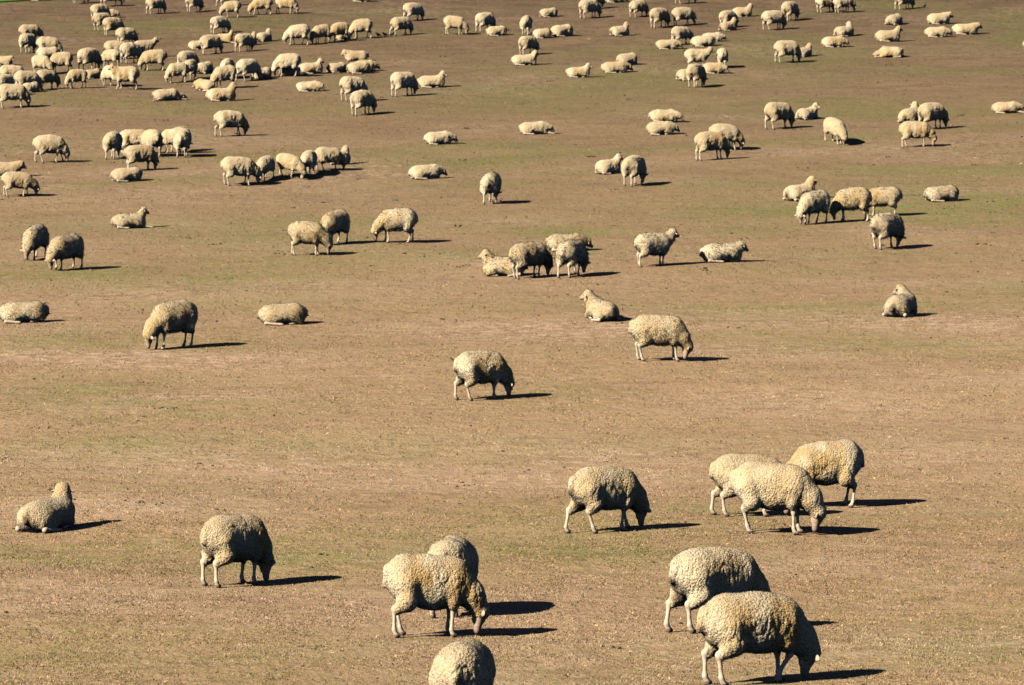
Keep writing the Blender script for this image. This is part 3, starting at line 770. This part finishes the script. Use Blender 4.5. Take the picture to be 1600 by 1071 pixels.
    (4.10, 186.63, 55, 1.000, 1.00, 'G', 0, '', 'dark sheep hidden behind the front grazer at the top edge, right of centre'),
    (2.69, 156.78, 8, 0.947, 1.05, 'LU', -25, '', 'sheep lying looking right, left of two other lying sheep, upper centre right'),
    (4.24, 158.87, 10, 1.046, 1.05, 'LL', 0, '', 'lying sheep with its shaded head down, middle of three lying, upper centre right'),
    (4.82, 161.40, 30, 1.084, 0.88, 'LF', 0, '', 'round lying sheep, rearmost of three lying, upper centre right'),
    (1.74, 183.05, 28, 0.905, 1.05, 'LF', 0, '', 'round lying sheep nearest the top edge, top centre'),
    (2.26, 174.30, 32, 1.150, 1.00, 'LF', 0, '', 'right one of two round lying sheep touching, top centre'),
    (1.36, 173.50, 15, 0.943, 0.88, 'LF', 0, '', 'left one of two round lying sheep touching, top centre'),
    (0.66, 174.99, 82, 1.052, 1.00, 'G', 0, '', 'narrow sheep seen straight from behind near the top centre'),
    (0.70, 166.75, 46, 1.000, 1.00, 'G', 0, '', 'grazing sheep standing behind a lying sheep, top centre'),
    (0.52, 162.01, 6, 1.006, 1.05, 'LU', 0, '', 'lying sheep with raised white face in front of a grazer, top centre'),
    (-1.23, 176.19, 48, 1.082, 1.00, 'G', 0, '', 'grazing sheep behind a round lying sheep, top centre left'),
    (-0.70, 174.60, 20, 0.929, 1.05, 'LF', 0, '', 'round sheep lying at the feet of a grazer, top centre left'),
    (-2.59, 174.80, 352, 1.051, 0.94, 'G', 0, '', 'sunlit yellow sheep grazing rightwards near the top centre'),
    (-4.67, 181.89, 38, 1.052, 1.00, 'G', 0, '', 'upper one of two shaded grazers left of the sunlit yellow grazer'),
    (-5.04, 174.79, 34, 1.042, 1.00, 'G', 0, '', 'lower one of two shaded grazers, next to small dark birds'),
    (-4.21, 149.03, 38, 1.150, 0.94, 'G', 0, '', 'grazing sheep standing left of a lying sheep that looks right, upper centre'),
    (-3.19, 152.39, 8, 1.072, 1.00, 'LU', -20, '', 'lying sheep looking right beside a grazing sheep, upper centre'),
    (-7.43, 189.51, 8, 1.000, 1.00, 'LL', 0, '', 'lying sheep mostly cut off by the top edge, left of centre'),
    (-9.51, 170.80, 186, 1.130, 0.88, 'G', 0, '', 'first from left of four left-facing sheep grazing in a row near the top'),
    (-8.51, 171.52, 216, 1.015, 0.88, 'G', 0, '', 'second from left of four left-facing sheep grazing in a row near the top'),
    (-7.74, 172.45, 214, 1.037, 0.88, 'G', 0, '', 'third from left of four left-facing sheep grazing in a row near the top'),
    (-6.81, 173.86, 190, 1.091, 0.88, 'G', 0, '', 'rightmost of four left-facing sheep grazing in a row near the top'),
    (-7.62, 173.14, 26, 0.870, 0.88, 'LF', 0, '', 'lying sheep glimpsed between the legs of the left-facing row of four'),
    (-6.07, 146.91, 32, 1.150, 0.94, 'G', 0, '', 'upper one of two overlapping grazers below a row of lying sheep'),
    (-5.52, 141.72, 48, 1.115, 0.94, 'G', 0, '', 'lower one of two overlapping grazers below a row of lying sheep'),
    (-8.01, 151.44, 4, 0.908, 1.05, 'LL', -10, '', 'sheep lying lengthwise alone, left of the two overlapping grazers'),
    (-6.61, 163.71, 196, 1.000, 1.00, 'LM', 0, '', 'shaded sheep lying behind two round ones, head turned left'),
    (-6.33, 158.95, 26, 1.024, 1.00, 'LF', 0, '', 'right one of two round lying sheep before a shaded sheep'),
    (-6.15, 159.73, 16, 1.000, 1.00, 'LL', 0, '', 'dark sheep mostly hidden behind the right round lying sheep'),
    (-7.25, 159.21, 38, 0.918, 1.00, 'LF', 0, '', 'left one of two round lying sheep before a shaded sheep'),
    (-8.29, 158.54, 20, 1.034, 1.00, 'LU', 20, '', 'lying sheep with raised head turned away, right of a bent left-facing grazer'),
    (-9.06, 157.74, 210, 0.870, 0.94, 'LL', 10, '', 'lying sheep at the feet of a bent left-facing grazer'),
    (-9.16, 157.11, 188, 1.150, 0.88, 'G', 0, '', 'bent left-facing grazer standing over a lying sheep'),
    (-10.21, 156.50, 30, 0.935, 1.00, 'LF', 0, '', 'round sheep lying between a dark-sided standing sheep and a bent grazer'),
    (-10.69, 155.52, 46, 1.098, 0.94, 'G', 0, '', 'dark-sided standing sheep behind a round lying one, upper left'),
    (-11.13, 147.38, 14, 1.135, 1.00, 'LU', 30, '', 'yellow lying sheep with raised head turned away, front of the upper left flock'),
    (-11.41, 152.67, 207, 1.091, 0.88, 'G', 0, '', 'yellow left-facing grazer standing right behind a lying sheep with raised head'),
    (-11.55, 156.32, 80, 1.000, 1.00, 'G', 0, '', 'sheep whose back shows behind the yellow left-facing grazer'),
    (-12.11, 151.90, 150, 0.950, 0.88, 'LL', 0, '', 'sheep lying under the head of the yellow left-facing grazer'),
    (-12.64, 158.15, 60, 1.054, 0.88, 'LF', 0, '', 'shaded sheep lying right of a rear-view sheep, upper left flock'),
    (-13.00, 155.72, 78, 0.997, 1.00, 'G', 0, '', 'sheep seen from behind, right of a yellow grazer with head down left'),
    (-13.46, 159.57, 50, 1.000, 1.00, 'G', 0, '', 'sheep standing directly behind a rear-view sheep in the upper left flock'),
    (-13.46, 154.68, 204, 0.986, 0.88, 'G', 0, '', 'yellow sheep grazing to the left beside a rear-view sheep'),
    (-13.25, 147.35, 24, 1.065, 1.00, 'LX', 0, '', 'pale sheep lying flat with a leg out to the left, below the upper left flock'),
    (-13.39, 176.18, 44, 0.976, 1.00, 'G', 0, '', 'dark-sided grazer standing above the small resting group, upper left'),
    (-12.85, 171.89, 348, 0.911, 0.88, 'LU', 0, 's', 'sheep lying head up between two dark-sided grazers, upper left'),
    (-13.82, 169.00, 20, 0.870, 0.88, 'LF', 0, '', 'round lying sheep at the left of the small resting group'),
    (-13.08, 167.03, 38, 1.031, 1.00, 'G', 0, '', 'front left dark-sided grazer of the small resting group'),
    (-11.68, 167.78, 48, 0.962, 1.00, 'G', 0, '', 'front right dark-sided grazer of the small resting group'),
    (-11.63, 170.82, 67, 0.905, 1.00, 'LU', 0, '', 'lying sheep half hidden behind the front right grazer of the small resting group'),
    (-11.15, 172.91, 54, 0.904, 1.00, 'LU', 20, '', 'lying sheep with raised head at the right end of the small resting group'),
    (-15.33, 185.68, 52, 1.000, 1.00, 'G', 0, '', 'grazing sheep cut by the top edge, second from left of two alike'),
    (-17.09, 184.56, 36, 1.000, 1.00, 'G', 0, '', 'grazing sheep cut by the top edge, first from left of two alike'),
    (-13.95, 188.36, 25, 1.000, 1.00, 'G', 0, '', 'sheep cut by the top edge behind a left-facing grazer'),
    (-13.30, 182.51, 190, 0.981, 0.88, 'G', 0, '', 'left one of two left-facing grazers just under the top edge'),
    (-11.98, 184.05, 192, 1.000, 1.00, 'G', 0, '', 'right one of two left-facing grazers just under the top edge'),
    (-10.80, 184.46, 355, 1.000, 1.00, 'G', 0, '', 'right-facing grazer cut by the top edge, beside two left-facing ones'),
    (-21.26, 189.37, 40, 1.000, 1.00, 'G', 0, '', 'sheep at the top edge at left, only legs showing'),
    (-23.41, 190.72, 10, 1.000, 1.00, 'LF', 0, '', 'sheep at the top edge beside the green strip, barely showing'),
    (-19.61, 188.07, 20, 1.000, 1.00, 'G', 0, '', 'uppermost sheep of the diagonal line at top left, cut by the top edge'),
    (-19.42, 181.42, 42, 1.000, 1.00, 'G', 0, '', 'second sheep down the diagonal line at top left'),
    (-19.17, 182.92, 6, 0.883, 0.88, 'LL', 0, '', 'lying sheep with its sunlit head to the right, within the diagonal line'),
    (-18.88, 177.31, 42, 1.012, 1.00, 'G', 0, '', 'third sheep down the diagonal line at top left, pale legs visible'),
    (-18.12, 174.82, 40, 1.025, 1.00, 'G', 0, '', 'fourth sheep down the diagonal line at top left, dark right side'),
    (-17.05, 170.16, 38, 1.000, 1.00, 'G', 0, '', 'lowest sheep of the diagonal line at top left, dark right side'),
    (-21.48, 171.43, 34, 1.000, 1.00, 'G', 0, '', 'dark-sided sheep at the back of the far left pair'),
    (-21.05, 167.34, 66, 1.036, 1.00, 'G', 0, '', 'front sheep of the far left pair, pale legs visible'),
    (-20.01, 166.20, 8, 1.000, 1.00, 'G', 0, '', 'sunlit sheep grazing right, next to the far left pair'),
    (-19.94, 165.42, 20, 1.000, 1.00, 'LF', 0, '', 'white-backed sheep lying among the far left flock'),
    (-21.38, 161.93, 334, 0.870, 0.88, 'LM', 0, '', 'lying sheep with its head to the right at the left edge, upper left'),
    (-19.34, 158.15, 336, 0.964, 0.88, 'G', 0, '', 'yellow sheep grazing right in the middle of the far left flock'),
    (-18.59, 158.64, 188, 1.044, 0.88, 'G', 0, '', 'sheep with its rump to the right, facing a yellow grazer in the far left flock'),
    (-19.92, 153.42, 12, 1.000, 1.00, 'G', 0, '', 'yellow-backed sheep at the back of the leftmost bunch'),
    (-19.63, 148.77, 60, 1.000, 1.00, 'G', 0, '', 'sheep cut by the left edge behind the large front grazer'),
    (-19.02, 150.87, 28, 0.976, 1.05, 'G', 0, '', 'dark-sided sheep in the leftmost bunch, left of its twin'),
    (-18.36, 151.76, 40, 0.952, 1.00, 'G', 0, '', 'dark-sided sheep at the right end of the leftmost bunch'),
    (-18.82, 150.36, 33, 0.870, 0.88, 'LF', 0, '', 'lying sheep at the feet of the leftmost bunch'),
    (-18.79, 144.74, 14, 1.095, 1.05, 'G', 0, '', 'large front grazer at the left edge, below the leftmost bunch'),
    (-17.53, 159.48, 56, 1.150, 1.00, 'G', 0, '', "sunlit rump and dark side, sheep left of the far left flock's centre gap"),
    (-16.77, 160.86, 159, 0.923, 0.88, 'G', 0, '', 'yellow sheep with its legs to the right, in front of a broad-backed one'),
    (-16.96, 165.06, 8, 1.000, 1.00, 'G', 0, '', 'broad yellow-backed sheep behind a dark-sided one in the far left flock'),
    (-16.17, 163.20, 46, 1.079, 1.00, 'G', 0, '', 'dark-sided sheep with pale hind legs right of the broad yellow back'),
    (-15.82, 165.49, 22, 0.945, 1.00, 'U', 0, '', 'shaded sheep with its head raised at the right of the far left flock'),
    (-14.84, 159.23, 188, 1.060, 1.00, 'G', 0, '', 'left-facing grazer at the right end of the far left flock'),
    (-17.21, 152.17, 208, 0.930, 0.88, 'G', 0, '', 'shaded left-facing grazer with dark legs, below the far left flock'),
    (-17.06, 156.37, 38, 0.876, 0.88, 'LF', 0, '', 'small white lying sheep between two grazers below the far left flock'),
    (-15.94, 153.30, 138, 1.022, 1.00, 'G', 0, '', 'sheep half hidden behind the left-facing standing one below the far left flock'),
    (-15.23, 151.86, 180, 1.114, 0.88, 'U', 10, '', 'left-facing sheep standing with its head up below the far left flock'),
]
def ground_slope(x, y, e=.4):
    return float(terrain(x + e, y) - terrain(x - e, y)) / (2 * e), float(terrain(x, y + e) - terrain(x, y - e)) / (2 * e)
TAG_P, TAG_Q = None, None
for i, (x, y, head, size, length, pose, turn, extra, label) in enumerate(FLOCK):
    a = math.radians(head); sx, sy = ground_slope(x, y)
    px_ = y / (FPX * .64)                                # metres per picture element there
    vw = min(max(px_ * 1.2, .0115), .030); vb = min(max(px_ * .85, .0095), .017)
    (wp, wq, wc, wt, wn_), (bp, bq, bc), (tp, tup, tlat) = sheep_mesh(pose, turn, extra, i + 1, vw, vb,
        sx * math.cos(a) + sy * math.sin(a), -sx * math.sin(a) + sy * math.cos(a), y < 112, 22000 if y < 62 else 6000 if y < 88 else 2600, .0052 if y < 62 else .011 if y < 88 else .018)
    o = link('sheep', build_mesh('sheep', bp, bq, [('skin', bc)]), M_SKIN)
    o.location = (x, y, float(terrain(x, y))); o.rotation_euler = (0, 0, a); o.scale = (size * length, size, size)
    o['label'] = label; o['category'] = 'sheep'; o['group'] = 'flock of sheep on the dry hillside'
    fl = build_mesh('fleece', wp, wq, [('wool', wc)], tris=wt)
    if len(wt): fl.normals_split_custom_set_from_vertices(wn_)
    link('fleece', fl, M_WOOL, o)
    if extra == 'tag':
        F = Field((-.05, -.05, -.05), (.05, .05, .05), .006)
        F.ell((0, 0, 0), (.030, .009, .036), .01); F.cone((0, 0, .025), (0, 0, .04), .007, .006, .01)
        tP, tQ = surface_net(F)
        t = link('ear_tag', build_mesh('ear_tag', tP + tp - V(0, .02, .02), tQ), M_TAG, o)
        t['label'] = 'yellow plastic ear tag'

# ---------------------------------------------------------------- small birds
F = Field((-.16, -.08, -.01), (.14, .08, .20), .008)
F.ell((0, 0, .095), (.075, .042, .044), .02); F.cone((.045, 0, .12), (.07, 0, .155), .03, .024, .02)
F.cone((.085, 0, .156), (.118, 0, .148), .011, .006, .01); F.cone((-.05, 0, .09), (-.14, 0, .062), .026, .012, .02)
for s in (1, -1): F.cone((0, s * .017, .07), (.005, s * .02, .006), .011, .0085, .01); F.cone((.0, s * .02, .007), (.03, s * .02, .006), .0085, .0075, .008)
bP, bQ = surface_net(F); bP = relax(bP, bQ, .4, 1); bird_mesh = build_mesh('bird', bP, bQ); bird_mesh.materials.append(M_BIRD)
for i, (x, y, label) in enumerate([
    (-6.06, 174.34, 'leftmost of three small dark birds on the ground near the top'),
    (-5.76, 174.40, 'middle one of three small dark birds on the ground near the top'),
    (-5.45, 174.36, 'rightmost of three small dark birds on the ground near the top'),
    (20.07, 187.20, "small dark bird at the top right in a grazing sheep's shadow"),
]):
    o = bpy.data.objects.new('bird', bird_mesh); scene.collection.objects.link(o)
    o.location = (x, y, float(terrain(x, y))); o.rotation_euler = (0, 0, (2.6, 3.5, 0.2, 0.9)[i]); o.scale = (1.25,) * 3
    o['label'] = label; o['category'] = 'bird'; o['group'] = 'small dark birds on the ground'
